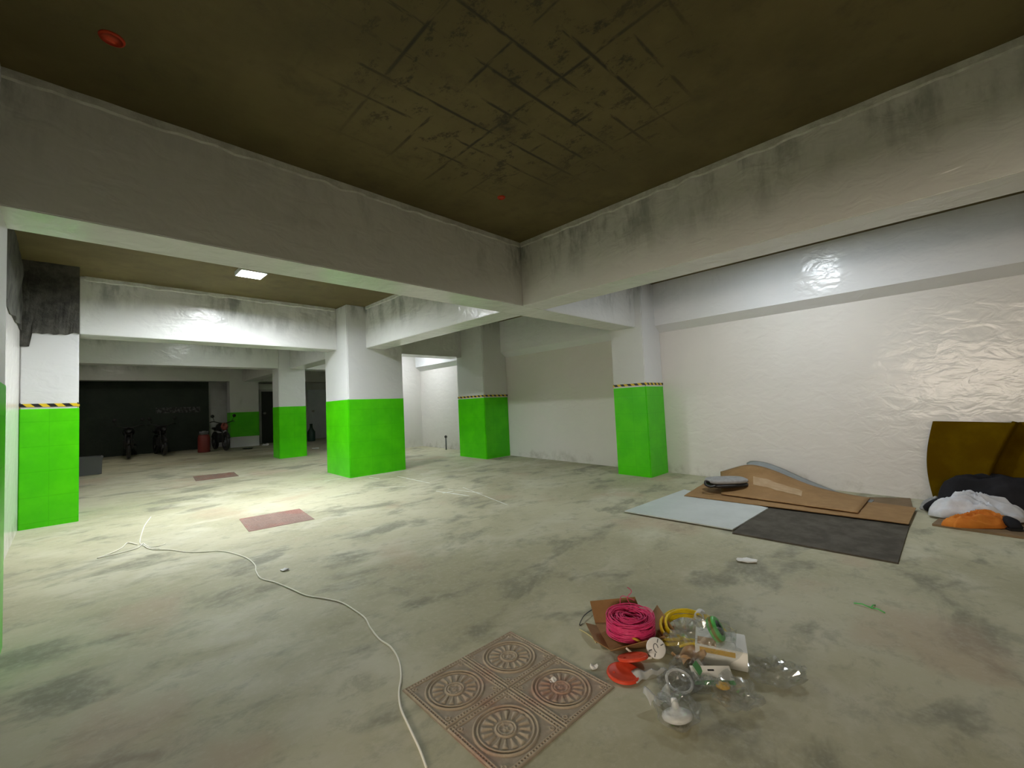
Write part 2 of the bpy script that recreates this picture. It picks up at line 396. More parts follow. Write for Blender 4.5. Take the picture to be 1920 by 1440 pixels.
column('broad free-standing green and white column in the middle of the garage', 3.229, 4.267, 7.019, 7.933)
column('green and white column with hazard tape at right wall, farther one, right of the broad middle column', 5.974, 6.655, 6.724, 7.59, stripe=True)
column('green and white column with hazard tape at right wall, nearer one, beside the cardboard sheets', 6.089, 6.655, 3.183, 3.74, stripe=True)
column('plain green and white column behind the broad middle column, left of it', 3.328, 3.92, 10.794, 11.231)
column('farthest column, green band with a white foot, beside the dark doorway', 3.243, 3.999, 14.791, 15.134, gtop=1.50, gbot=.76)

# ================================================================== BEAMS
def beam(label, x0, x1, y0, y1, zb=ZB, lips=()):
    cx, cy = (x0+x1)/2, (y0+y1)/2; t = thing('ceiling_beam', label, 'beam', (cx, cy, zb))
    bm = NB(); box(bm, x0-cx, x1-cx, y0-cy, y1-cy, 0, ZC-zb, .006); obj('beam_body', bm, M['beam_white'], t)
    for side, a, b in lips:      # ragged plaster bead where the beam meets the slab
        bm = NB(); L = b-a; n = max(8, int(L/.06)); rows = []
        for i in range(n+1):
            s = a + L*i/n; d = .012+.006*noise.noise(Vector((s*5, 1, 0))); h = .045+.022*noise.noise(Vector((s*7, 9, 0)))
            prof = [(0.0, ZC-zb-h-.01), (d, ZC-zb-h), (d, ZC-zb), (0.0, ZC-zb)]
            if side == 'y': rows.append([bm.verts.new((s-cx, y0-cy-p, z)) for p, z in prof])
            else: rows.append([bm.verts.new((x0-cx-p, s-cy, z)) for p, z in prof])
        for i in range(n):
            for k in range(3): bm.faces.new((rows[i][k], rows[i+1][k], rows[i+1][k+1], rows[i][k+1]))
        bmesh.ops.recalc_face_normals(bm, faces=bm.faces); obj('plaster_edge', bm, M['plaster'], t)
    return t
bx0, bx1 = 3.57, 3.936
beam('long white cross beam over the near bays, running from left edge to the right wall column', -.398, 6.50, 3.296, 3.672, lips=[('y', -.39, 3.56)])
beam('white beam coming from the upper right of the picture to meet the long cross beam', bx0, bx1, Y0, 3.296, lips=[('x', -1.6, 3.28)])
beam('white beam between the beam crossing and the broad middle column', bx0, bx1, 3.672, 7.03, lips=[('x', 3.7, 6.99)])
beam('white cross beam behind the lit ceiling lamp, ending at the broad middle column', .06, 3.232, 7.418, 7.80, lips=[('y', .1, 3.2)])
beam('shaded white beam from the broad middle column to the farther taped column', 4.26, 5.98, 7.418, 7.80)
beam('white cross beam one row behind the lamp, carried by the plain column', -.398, 3.335, 10.794, 11.17)
beam('white beam running back from the broad middle column to the plain column', bx0, bx1-.02, 7.925, 10.8)
beam('white beam right of the plain column in the third row', 3.915, 5.71, 10.794, 11.17)
beam('dim cross beam farthest back, above the dark partition', -.398, 3.25, 14.791, 15.134)
beam('dim beam between the plain column and the farthest column', bx0, bx1-.02, 11.225, 14.8)
beam('dim beam far back to the right of the farthest column', 3.99, 6.64, 14.791, 15.134)
beam('low white beam added behind the viewer, unseen, to cut off the warm light', -.6, -.25, Y0, 1.29, 1.95)  # out of view; hung low to keep warm light off the right beam's top
beam('white cross beam behind the viewer', -.24, 3.56, -1.1, -.72)
def wall_beam(label, y0, y1):
    t = thing('wall_beam', label, 'beam', (6.58, (y0+y1)/2, 2.4)); cy = (y0+y1)/2
    bm = NB(); pr_ = [(6.509, 2.456), (6.657, 2.353), (6.657, ZC), (6.509, ZC)]
    A = [bm.verts.new((x-6.58, y0-cy, z-2.4)) for x, z in pr_]; B = [bm.verts.new((x-6.58, y1-cy, z-2.4)) for x, z in pr_]
    for k in range(4): bm.faces.new((A[k], A[(k+1) % 4], B[(k+1) % 4], B[k]))
    bm.faces.new(A[::-1]); bm.faces.new(B); bmesh.ops.recalc_face_normals(bm, faces=bm.faces)
    obj('beam_body', bm, M['wall_beam_white'], t)
wall_beam('shallow white beam along top of the right wall, lit with a bright reflection', Y0, 3.19)
wall_beam('shallow shaded wall beam between the two taped columns on the right wall', 3.735, 6.73)
wall_beam('shallow wall beam far back right, behind the farther taped column', 7.585, 10.06)

# ================================================================== LAMPS
def lamp(label, x, y, strength, sz=.27, col=(.93, .97, 1.0), lip=.042):
    t = thing('ceiling_light', label, 'lamp', (x, y, ZC)); h = sz/2
    bm = NB()
    box(bm, -h-.012, h+.012, -h-.012, h+.012, -.008, 0, .002)
    for a0, a1, b0, b1 in ((-h-.012, -h, -h-.012, h+.012), (h, h+.012, -h-.012, h+.012), (-h, h, -h-.012, -h), (-h, h, h, h+.012)): box(bm, a0, a1, b0, b1, -lip, -.007)
    obj('housing', bm, M['white_plastic'], t)
    bm = NB(); box(bm, -h+.001, h-.001, -h+.001, h-.001, -.014, -.0085)
    obj('diffuser', bm, mat('led_diffuser', (.9, .9, .9), .5, emit=col, es=strength), t)
lamp('square white LED panel glowing on the ceiling at left', 1.57, 6.04, LAMP1, lip=.052)
lamp('square LED panel hidden behind the cross beam of the middle column row', 1.75, 9.3, LAMP2)
lamp('square LED panel far back, hidden behind the second cross beam at left', .9, 12.7, LAMP6, col=(1, .95, .85))
lamp('square LED panel hidden behind the right hand beam near the right wall', 5.1, 1.15, LAMP3, lip=.0145, col=(.88, .95, 1.0))
lamp('square LED panel hidden behind the shaded beam, right rear bay', 5.6, 9.2, LAMP4)

# ================================================================== FLOOR TILES (pieces of the floor)
def tile_bm(S, n):
    bm = NB()
    def hgt(x, y):
        u, v = x/(S/2), y/(S/2); r = math.hypot(u, v); a = math.atan2(v, u); m = max(abs(u), abs(v))
        def ridge(d, w): return max(0, 1-(d/w)**2)
        h = 0
        for rr, ww, k in ((.76, .035, 1), (.66, .03, .8), (.235, .035, .9)): h = max(h, k*ridge(abs(r-rr), ww))
        for mm, k in ((.95, .8), (.865, .7)): h = max(h, k*ridge(abs(m-mm), .03))
        if .30 < r < .60:      # petals
            p = abs(((a/(2*PI)*16) % 1)-.5)*2; w_ = .30+.5*((r-.3)/.3); h = max(h, .9*max(0, 1-((1-p)/w_)**2)*min(1, (r-.30)/.04, (.60-r)/.04))
        if r < .2: h = max(h, .7*max(0, math.sin(r*45)*.5+.3) + .3*max(0, math.cos(5*a))*min(1, r*8))
        # corner leaves and beads along the edge
        cu, cv = abs(u)-.76, abs(v)-.76; cr = math.hypot(cu, cv); ca = math.atan2(cv, cu)
        if r > .8 and m < .83: h = max(h, .7*max(0, math.cos(4*ca)*.5+.5)*max(0, 1-cr/.17), .6*ridge(abs(cr-.05), .03))
        if .885 < m < .93:
            q = (min(abs(u), abs(v))*11) % 1; h = max(h, .6*max(0, 1-((q-.5)/.35)**2))
        return .0065*h + .0005*noise.noise(Vector((x*40, y*40, 0)))
    def fn(a, b):
        x = (a-.5)*S; y = (b-.5)*S; return Vector((x, y, hgt(x, y)))
    T = [[bm.verts.new(fn(i/n, j/n)) for j in range(n+1)] for i in range(n+1)]
    for i in range(n):
        for j in range(n): bm.faces.new((T[i][j], T[i+1][j], T[i+1][j+1], T[i][j+1]))
    e = [x for x in bm.edges if x.is_boundary]; r = bmesh.ops.extrude_edge_only(bm, edges=e)
    for g in r['geom']:
        if isinstance(g, bmesh.types.BMVert): g.co.z = -.02
    bmesh.ops.recalc_face_normals(bm, faces=bm.faces); return bm
def tiles(centre, rz, S, n, m, cells, up):
    src = None
    for i, j in cells:
        if src is None: src = obj('tile', tile_bm(S*.998, n), m, floor); o = src
        else: o = src.copy(); C.objects.link(o)
        off = Matrix.Rotation(rz, 3, 'Z') @ Vector((i*S, j*S, 0)); x, y = centre[0]+off.x, centre[1]+off.y
        o.matrix_world = Matrix.Translation((x, y, fz(x, y)+up)) @ TQ @ Matrix.Rotation(rz + (PI/2)*((i > 0)+2*(j > 0)), 4, 'Z')
        o.matrix_parent_inverse = Matrix.Identity(4)
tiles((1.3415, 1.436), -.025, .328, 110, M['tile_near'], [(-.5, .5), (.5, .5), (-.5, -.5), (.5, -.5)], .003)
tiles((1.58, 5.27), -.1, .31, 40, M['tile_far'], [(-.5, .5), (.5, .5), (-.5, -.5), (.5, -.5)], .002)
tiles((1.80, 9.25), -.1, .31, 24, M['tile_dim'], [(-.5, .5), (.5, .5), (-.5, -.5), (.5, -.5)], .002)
# chalk strokes on the floor
def stroke(a, b, w_, seed):
    a, b = Vector(a), Vector(b); bm = NB(); d = (b-a); L = d.length; d.normalize(); s = Vector((-d.y, d.x, 0)); n = max(4, int(L/.05)); rows = []
    for i in range(n+1):
        p = a + d*L*i/n; k = w_*(.6+.7*noise.noise(Vector((i*.9, seed, 0)))); p.z = fz(p.x, p.y)
        rows.append([bm.verts.new(p+s*max(.002, k)+Vector((0, 0, .0005))), bm.verts.new(p+s*max(.002, k)*.8+Vector((0, 0, .0025))), bm.verts.new(p-s*max(.002, k)*.8+Vector((0, 0, .0025))), bm.verts.new(p-s*max(.002, k)+Vector((0, 0, .0005)))])
    for A, B in zip(rows, rows[1:]):
        for k in range(3): bm.faces.new((A[k], A[k+1], B[k+1], B[k]))
    obj('chalk_mark', bm, M['chalk'], floor)
for i, (a, b, w_) in enumerate([((2.847,7.132,0.229), (3.125,7.132,0.231), .012), ((3.460,6.833,0.223), (3.498,6.549,0.214), .012), ((3.803,6.525,0.215), (3.796,5.581,0.186), .012), ((3.524,5.035,0.169), (3.621,4.445,0.151), .016), ((3.710,5.017,0.169), (3.832,4.423,0.151), .010), ((3.908,4.931,0.167), (3.601,3.719,0.129), .009), ((3.080,5.962,0.195), (3.434,5.678,0.188), .006), ((3.499,4.854,0.163), (3.671,4.845,0.163), .02)]):
    stroke(a, b, w_, i*3.1)

# ================================================================== RED BOX COVERS SET IN THE SLAB
def ceiling_disc(label, p, r):
    t = thing('junction_box_cover', label, 'box cover', (p[0], p[1], ZC))
    bm = NB(); lathe(bm, [(0, -.010), (r*.8, -.010), (r*.95, -.007), (r, 0), (r*.9, .001), (0, .001)], 28); obj('cover_plate', bm, M['red_plastic'], t, True)
ceiling_disc('red round cover set in the dark ceiling at upper left', (0.126,2.707,3.124), .050)
ceiling_disc('small red cover in the dark ceiling near the beam crossing', (2.656,2.648,3.124), .036)

# ================================================================== THINGS AT THE BACK
def motorcycle(label, loc, rz, body, cowl=None, group=None):
    t = thing('motorcycle', label, 'motorcycle', loc, rz, group, scale=.8)      # faces -Y
    for y in (-.62, .62):
        bm = NB(); tube(bm, [(.0, y+.24*math.cos(2*PI*k/28), .30+.24*math.sin(2*PI*k/28)) for k in range(28)], .055, 8, True); wh = obj('wheel', bm, M['black_plastic'], t, True)
        bm = NB(); lathe(bm, [(0, -.05), (.06, -.05), (.06, .05), (0, .05)], 12, Matrix.Translation((0, y, .30)) @ Matrix.Rotation(PI/2, 4, 'Y'))
        for k in range(6):
            a = k*PI/3; tube(bm, [(0, y+.05*math.cos(a), .30+.05*math.sin(a)), (0, y+.2*math.cos(a), .30+.2*math.sin(a))], .01, 5)
        obj('spokes', bm, M['grey_plastic'], wh)
    bm = NB(); 
    for s in (-1, 1): tube(bm, [(s*.07, -.62, .30), (s*.07, -.46, .72), (s*.07, -.40, .92)], .022, 8)
    obj('front_fork', bm, M['black_plastic'], t, True)
    bm = NB(); tube(bm, spline([(-.36, -.22, .98), (-.28, -.34, 1.0), (-.08, -.41, .94), (.08, -.41, .94), (.28, -.34, 1.0), (.36, -.22, .98)], 4), .016, 8); hb = obj('handlebar', bm, M['black_plastic'], t, True)
    for s in (-1, 1):
        bm = NB(); tube(bm, [(s*.26, -.34, 1.0), (s*.31, -.36, 1.15)], .008, 6); lathe(bm, [(0, -.012), (.05, -.008), (.055, .008), (0, .014)], 14, Matrix.Translation((s*.32, -.36, 1.18)) @ Matrix.Rotation(PI/2, 4, 'X')); obj('mirror', bm, M['black_plastic'], hb, True)
    bm = NB(); r = bmesh.ops.create_uvsphere(bm, u_segments=16, v_segments=10, radius=1, matrix=Matrix.Translation((0, -.08, .80)) @ Matrix.Diagonal((.15, .30, .15, 1))); obj('fuel_tank', bm, body, t, True)
    bm = NB(); box(bm, -.12, .12, .12, .72, .72, .80, .035); obj('seat', bm, M['black_plastic'], t, True)
    bm = NB(); box(bm, -.13, .13, -.22, .22, .28, .60, .04); tube(bm, [(.16, .0, .32), (.17, .3, .30), (.17, .75, .36)], .035, 8); obj('engine', bm, M['black_plastic'], t)
    bm = NB(); tube(bm, [(0, -.40, .88), (0, -.1, .66), (0, .30, .70), (0, .72, .70)], .03, 8); tube(bm, [(0, .62, .30), (0, .1, .35)], .03, 8); obj('frame', bm, M['black_plastic'], t, True)
    for y0_, y1_ in ((-.92, -.36), (.36, .92)):
        bm = NB(); pts = [(0, (y0_+y1_)/2+.31*math.cos(a), .30+.31*math.sin(a)) for a in [PI*(.15+.7*k/8) for k in range(9)]]; tube(bm, pts, .05, 6); obj('mudguard', bm, body, t, True)
    bm = NB(); lathe(bm, [(0, -.06), (.07, -.05), (.095, .0), (.10, .04), (0, .05)], 18, Matrix.Translation((0, -.50, .86)) @ Matrix.Rotation(-PI/2, 4, 'X')); obj('headlamp', bm, cowl or M['black_plastic'], t, True)
    if cowl:
        bm = NB(); bmesh.ops.create_uvsphere(bm, u_segments=16, v_segments=10, radius=1, matrix=Matrix.Translation((0, -.47, .82)) @ Matrix.Diagonal((.11, .09, .13, 1))); obj('front_cowl', bm, cowl, t, True)
    return t
def at_floor(x, y): return (x, y, fz(x, y))
motorcycle('dark motorcycle in the gloom before the black partition, under the faded banner', at_floor(1.62, 14.58), .05, M['black_plastic'])
motorcycle('dark motorcycle in the gloom, left one of the two under the black partition', at_floor(1.0, 14.58), -.06, M['black_plastic'])
motorcycle('motorcycle with pinkish red front cowl beside the red gas cylinder, far back', at_floor(2.90, 14.3), .05, M['black_plastic'], M['pink_red'])
t = thing('gas_cylinder', 'small dark red gas cylinder standing before the black partition', 'cylinder', at_floor(2.50, 14.2))
bm = NB(); lathe(bm, [(0, 0), (.13, 0), (.14, .02), (.14, .40), (.12, .46), (.05, .50), (0, .50)], 24); obj('tank', bm, M['red_paint'], t, True)
bm = NB(); lathe(bm, [(.10, .47), (.105, .47), (.105, .56), (.10, .56), (.10, .47)], 20); obj('collar', bm, M['grey_plastic'], t, True)
bm = NB(); lathe(bm, [(0, .49), (.03, .49), (.03, .55), (.045, .55), (.045, .57), (0, .57)], 14); obj('valve', bm, M['metal'], t, True)
t = thing('tub', 'low grey plastic tub on the floor just behind the taped left column', 'tub', at_floor(.16, 11.75), 0)
def tub_bm():
    bm = NB()
    def loop(hx, hy, z, rr=.06, n=5):
        out = []
        for cx, cy, a0 in ((hx-rr, hy-rr, 0), (-hx+rr, hy-rr, PI/2), (-hx+rr, -hy+rr, PI), (hx-rr, -hy+rr, 1.5*PI)):
            for k in range(n+1): a = a0+PI/2*k/n; out.append(bm.verts.new((cx+rr*math.cos(a), cy+rr*math.sin(a), z)))
        return out
    L = [loop(.25, .19, 0), loop(.26, .2, .30), loop(.272, .212, .30), loop(.272, .212, .335), loop(.245, .185, .335), loop(.235, .175, .02)]
    for A, B in zip(L, L[1:]):
        n = len(A)
        for k in range(n): bm.faces.new((A[k], A[(k+1) % n], B[(k+1) % n], B[k]))
    bm.faces.new(L[0][::-1]); bm.faces.new(L[-1]); bmesh.ops.recalc_face_normals(bm, faces=bm.faces); return bm
obj('tub_body', tub_bm(), M['grey_plastic'], t)
t = thing('pipe_stub', 'thin upright pipe with round black cap standing by the right wall far back', 'pipe', at_floor(6.50, 8.80))
bm = NB(); tube(bm, [(0, 0, 0), (0, 0, .30)], .018, 10); obj('pipe', bm, M['grey_plastic'], t, True)
bm = NB(); bmesh.ops.create_uvsphere(bm, u_segments=14, v_segments=10, radius=.035, matrix=Matrix.Translation((0, 0, .32))); obj('cap', bm, M['black_plastic'], t, True)
t = thing('bottle', 'dark green bottle on the floor by the grey back door', 'bottle', at_floor(5.45, 14.6))
bm = NB(); lathe(bm, [(0, 0), (.11, 0), (.12, .03), (.12, .30), (.05, .42), (.04, .52), (.045, .52), (.045, .56), (0, .56)], 20); obj('bottle_body', bm, M['dark_green'], t, True)

# ================================================================== BOARDS AND CARDBOARD BY THE RIGHT WALL
def up(p, h): return Vector((p[0], p[1], p[2]+h))
def sheet(name, label, cat, corners, th, m, nx=12, ny=8, rise=None, wob=.004, seed=0, h=0, edge=None):
    f = bil([up(c, h+th) for c in corners]); cen = f(.5, .5)
    t = thing(name, label, cat, (cen.x, cen.y, fz(cen.x, cen.y)))
    base = Vector(t.location)
    def fn(u, v):
        p = f(u, v); k = rise(u, v) if rise else 0
        if wob: k += wob*abs(noise.noise(Vector((u*3+seed, v*3, seed))))
        return p + Vector((0, 0, k)) - base
    bm = NB(); grid_solid(bm, fn, nx, ny, th); obj('sheet_body', bm, m, t, rise is not None)
    t_fn = lambda u, v, d=.0: fn(u, v)+Vector((0, 0, d))
    return t, t_fn
# corners: near-left, near-right, far-right, far-left (seen from the camera)
sheet('fibre_board', 'large dark grey board lying on the floor, nearest layer under the cardboard', 'board', [(4.127,1.418,0.061), (4.153,0.317,0.028), (5.371,0.303,0.033), (5.319,1.439,0.067)], .012, M['grey_board'], wob=.006, seed=2)
sheet('laminate_board', 'pale white laminate board lying on the floor at left of the cardboard', 'board', [(4.138,2.496,0.094), (4.192,1.435,0.062), (5.181,1.399,0.065), (5.513,2.441,0.098)], .010, M['white_board'], wob=0, h=.013)
sheet('cardboard_sheet', 'dull brown sheet at the right end of the pile, next to the wall', 'cardboard', [(5.822,0.632,0.045), (6.081,0.307,0.036), (6.604,0.348,0.040), (6.353,0.753,0.051)], .008, M['card_dark'], h=.004, seed=4)
sheet('cardboard_sheet', 'long lower sheet of brown cardboard, sticking out left and right under the upper one', 'cardboard', [(5.155,2.288,0.092), (5.285,0.307,0.033), (6.022,0.281,0.035), (6.227,2.394,0.100)], .006, M['card'], 20, 8, h=.026, wob=.008, seed=1)
UC = [(5.417,1.953,0.083), (5.381,0.675,0.044), (6.176,0.656,0.047), (6.393,2.296,0.098)]
def bulge(u, v): return .225*math.exp(-((u-.28)/(.24 if u < .28 else .33))**2)*max(0, v)**1.3+.03*max(0, v)*math.exp(-(u/.2)**2)
t, f = sheet('cardboard_sheet', 'upper sheet of brown cardboard with bulging back edge and pale torn patch', 'cardboard', UC, .006, M['card'], 30, 14, h=.045, rise=bulge, wob=.003, seed=3)
_ub = bil([up(c, .045) for c in UC]); _uc = _ub(.6, .9)
g = thing('gypsum_sheet', 'blue grey sheet bulging up behind the upper cardboard against the wall', 'board', (_uc.x, _uc.y, fz(_uc.x, _uc.y)))
def gfn(a, b):
    u = .22+.80*a; v = .80+b*(.20+.34*math.sin(min(1, a*1.15+.06)*PI)**.7*(1 if a < .9 else .6)); p = _ub(u, v); return p + Vector((0, 0, bulge(u, min(v, 1.15))-.012)) - Vector(g.location)
bm = NB(); grid_solid(bm, gfn, 28, 6, .006); obj('sheet_body', bm, M['blue_board'], g, True)
bm = NB(); U0, U1, V0, V1 = .27, .62, .42, .66
def fn(a, b):
    u = U0+(U1-U0)*a; wv = .04*noise.noise(Vector((a*5, 2, 0))); v = V0+(V1-V0)*b + wv - .06*a; return f(u, v, .003)
grid_solid(bm, fn, 14, 6, .002); tp = obj('torn_patch', bm, M['card_torn'], t); tp['label'] = 'pale patch where the top paper is torn off'
# grey pouch on the cardboard
pp = f(.05, .27) + t.location
t = thing('bag', 'flat grey zipped bag with black underside and short strap, lying on the cardboard', 'bag', (pp[0], pp[1], pp[2]+.022), CAMR-.05)
def pillow(bm, hx, hy, z0, z1, seed=0, p=3.2):
    n, mrow = 28, 9; rings = []
    for j in range(mrow+1):
        f_ = j/mrow; z = z0+(z1-z0)*f_; k = (1-abs(2*f_-1)**3)**.5*.25+.75 if 0 < f_ < 1 else .70
        ring = []
        for i in range(n):
            a = 2*PI*i/n; c, s = math.cos(a), math.sin(a); q = (abs(c)**p+abs(s)**p)**(-1/p)
            ring.append(bm.verts.new((hx*k*c*q*(1+.03*noise.noise(Vector((c*2, s*2, seed)))), hy*k*s*q, z+.02*(z1-z0)*noise.noise(Vector((c*3, s*3, seed+f_))))))
        rings.append(ring)
    for A, B in zip(rings, rings[1:]):
        for i in range(n): bm.faces.new((A[i], A[(i+1) % n], B[(i+1) % n], B[i]))
    bm.faces.new(rings[0][::-1]); bm.faces.new(rings[-1]); return bm
bm = NB(); pillow(bm, .235, .17, 0, .05, 1); obj('underside', bm, M['black_plastic'], t, True)
bm = NB(); pillow(bm, .235, .17, .045, .10, 2); obj('cover', bm, M['grey_cloth'], t, True)
bm = NB(); tube(bm, spline([(-.22, -.06, .06), (-.28, -.08, .08), (-.30, -.13, .05), (-.26, -.17, .03), (-.20, -.17, .04)], 5), .014, 7); obj('strap', bm, M['black_plastic'], t, True)
# mustard foam sheet leaning against the wall
t = thing('foam_mattress', 'mustard yellow foam sheet with a fold, leaning against the right wall', 'mattress', at_floor(6.3, -.25))
b0 = Vector(t.location)
def fn(u, v):      # u along the wall from left (far) to right (near), v up
    y = .135 - 1.5*u + .06*math.sin(v*PI)*(1-u) - .03*v; z = fz(6.3, y) + .885*v
    x = 6.26 + .22*v - .05*math.sin(v*PI)
    d = u-(.20+.19*v)      # the fold runs up and to the right
    x += -.05*math.exp(-(d/.12)**2)*(d < 0) - .05*(d >= 0)*max(0, 1-d/.02) + (min(1, max(0, d)/.02)*.07 + .10*max(0, d))*(1 if d > 0 else 0)
    return Vector((x, y, z)) - b0
bm = NB(); T = [[bm.verts.new(fn(i/90, j/24)) for j in range(25)] for i in range(91)]
for i in range(90):
    for j in range(24): bm.faces.new((T[i][j], T[i+1][j], T[i+1][j+1], T[i][j+1]))
o = obj('foam_sheet', bm, M['yellow_foam'], t, True); sm = o.modifiers.new('thick', 'SOLIDIFY'); sm.thickness = .035; sm.offset = -1
# heap at its foot
sheet('plank', 'dark flat board lying under the heap of clothes at right', 'board', [(5.469,0.158,0.029), (5.435,-0.392,0.012), (6.035,-0.507,0.011), (6.104,0.052,0.028)], .02, M['card_dark'], wob=.002, seed=6)
def heap(bm, sx, sy, sz, seed, fold=.45, fr=3.0, n=96, m=30, p=.55, rag=.16):
    rows = []; dirn = random.Random(seed).random()*3
    for j in range(m+1):
        q = j/m; row = []
        for i in range(n):
            a = 2*PI*i/n; R = (1+rag*noise.noise(Vector((math.cos(a)*1.7, math.sin(a)*1.7, seed)))+.06*noise.noise(Vector((math.cos(a)*6, math.sin(a)*6, seed))))
            x, y = q*R*math.cos(a), q*R*math.sin(a)
            wx = x*math.cos(dirn)+y*math.sin(dirn)+.5*noise.noise(Vector((x*1.5, y*1.5, seed+2)))
            rd = 1-abs(noise.noise(Vector((wx*fr, y*fr*.45, seed+7))))*2; lump = noise.noise(Vector((x*1.6, y*1.6, seed+11)))
            fine = 1-abs(noise.noise(Vector((wx*fr*2.3, y*fr*.9, seed+17))))*2
            z = sz*(1-q*q)**p*(.70+fold*.5*rd+.22*fold*fine+.4*lump) if j < m else 0
            row.append(bm.verts.new((x*sx, y*sy, max(.004, z)+(.012 if j < m else 0))))
            if j == 0: break
        rows.append(row)
    for i in range(n): bm.faces.new((rows[0][0], rows[1][i], rows[1][(i+1) % n]))
    for A, B in zip(rows[1:], rows[2:]):
        for i in range(n): bm.faces.new((A[i], B[i], B[(i+1) % n], A[(i+1) % n]))
    bm.faces.new([bm.verts.new(Vector((v.co.x*.99, v.co.y*.99, 0))) for v in rows[-1]][::-1])
    L = rows[-1]; bm.verts.ensure_lookup_table(); base = bm.verts[-n:]
    for i in range(n): bm.faces.new((L[i], base[i], base[(i+1) % n], L[(i+1) % n]))
    return bm
def cloth(name, label, cat, p, sx, sy, sz, m, seed, rz=0, h=0, fold=.45, fr=3.0):
    t = thing(name, label, cat, (p[0], p[1], p[2]+h), CAMR+rz); bm = NB(); heap(bm, sx, sy, sz, seed, fold, fr); bmesh.ops.recalc_face_normals(bm, faces=bm.faces); obj('fabric', bm, m, t, True); return t
pb = (6.188,-0.291,0.018)
t = thing('backpack', 'black backpack lying against the foot of the yellow foam sheet', 'bag', (pb[0], pb[1], pb[2]+.015), CAMR-.5)
bm = NB(); heap(bm, .46, .20, .42, 3.3, .35, 1.8, p=.42); bmesh.ops.recalc_face_normals(bm, faces=bm.faces); obj('bag_body', bm, M['black_cloth'], t, True)
bm = NB(); tube(bm, spline([(-.30, -.02, .14), (-.44, -.05, .12), (-.52, -.03, .05), (-.46, .02, .02)], 5), .03, 8); obj('shoulder_strap', bm, M['black_cloth'], t, True)
bm = NB(); tube(bm, spline([(-.05, -.07, .27), (-.03, -.10, .30), (.05, -.10, .30), (.08, -.07, .27)], 5), .014, 8); obj('grab_handle', bm, M['black_cloth'], t, True)
cloth('shirt', 'crumpled bluish white shirt on the clothes heap, draped over an orange cloth', 'clothing', (5.936,-0.150,0.022), .35, .17, .17, M['white_cloth'], 1.2, -.35, .03, .75, 4.2)
cloth('grey_rag', 'small grey rag with dark edge at the left end of the clothes heap', 'cloth', (6.171,0.128,0.031), .14, .11, .11, M['grey_cloth'], 4.4, 0, .01)
cloth('orange_shirt', 'orange cloth sticking out under the white shirt', 'clothing', (5.636,-0.145,0.020), .28, .10, .10, M['orange_cloth'], 2.1, -.15, .022, .7, 4)
t = thing('shoe', 'dark shoe in front of the black backpack at the right edge', 'shoe', up((5.725,-0.300,0.016), .02), CAMR+1.2)
bm = NB(); prof = [(-.14, .045, .035), (-.10, .05, .085), (-.03, .045, .09), (.04, .048, .06), (.11, .045, .042), (.15, .025, .028)]
rr = []
for x, hw, hz in prof: rr.append([bm.verts.new((x, hw*math.cos(2*PI*k/12), .012+hz*(.5+.5*math.sin(2*PI*k/12)))) for k in range(12)])
for A, B in zip(rr, rr[1:]):
    for k in range(12): bm.faces.new((A[k], A[(k+1) % 12], B[(k+1) % 12], B[k]))
bm.faces.new(rr[0][::-1]); bm.faces.new(rr[-1]); obj('shoe_upper', bm, M['black_cloth'], t, True)
bm = NB(); box(bm, -.15, .15, -.05, .05, 0, .018, .008); obj('sole', bm, M['black_plastic'], t)
sheet('paper_sheet', 'pale folded sheet at the right edge behind the dark shoe', 'paper', [(6.179,-0.338,0.017), (6.135,-0.501,0.012), (6.478,-0.534,0.012), (6.467,-0.399,0.016)], .02, M['white_cloth'], wob=.01, h=.022, seed=8)

# ================================================================== CORD ON THE FLOOR
bm = NB(); r = .0046
pts = [(0.865,1.353,0.045), (0.895,1.444,0.048), (0.930,1.576,0.052), (0.958,1.674,0.055), (1.004,1.767,0.058), (1.068,1.856,0.061), (1.126,1.972,0.065), (1.158,2.104,0.069), (1.156,2.216,0.072), (1.179,2.366,0.077), (1.209,2.490,0.081), (1.211,2.631,0.085), (1.201,2.786,0.090), (1.154,2.916,0.094), (1.089,3.058,0.098), (1.055,3.252,0.104), (1.016,3.453,0.109), (0.971,3.600,0.114), (0.986,3.787,0.119), (1.019,3.940,0.124), (1.017,4.168,0.131), (0.966,4.397,0.138), (0.901,4.553,0.142), (0.800,4.632,0.144), (0.705,4.744,0.147), (0.618,4.927,0.153), (0.506,5.081,0.157), (0.468,5.274,0.162), (0.452,5.428,0.167), (0.500,5.814,0.179), (0.557,6.171,0.190), (0.643,6.552,0.202)]
c = obj('power_cord', tube(bm, spline([up(p, r*.9) for p in pts], 8), r, 7), M['cream_wire'], None, True); tag(c, 'long cream cord snaking across the floor to the bottom edge', 'cord')
bm = NB(); r = .0045
pts = [(0.431,5.362,0.165), (0.374,5.498,0.169), (0.321,5.362,0.164), (0.234,5.221,0.160), (0.159,5.175,0.158), (0.231,5.165,0.158), (0.325,5.192,0.159), (0.420,5.224,0.161), (0.469,5.362,0.165), (0.495,5.156,0.159), (0.557,5.041,0.156)]
c = obj('loose_wire', tube(bm, spline([up(p, r*.9+.004*(i % 2)) for i, p in enumerate(pts)], 8), r, 6), M['cream_wire'], None, True); tag(c, 'looped end of thin white wire lying left of the long cord', 'wire')
bm = NB(); r = .003
pts = [(0.612,5.192,0.161), (0.569,5.154,0.159), (0.515,5.175,0.160), (0.465,5.322,0.164)]
c = obj('loose_wire', tube(bm, spline([up(p, r) for p in pts], 6), r, 6), M['cream_wire'], None, True); tag(c, 'short white wire end pointing right beside the cord loops', 'wire')

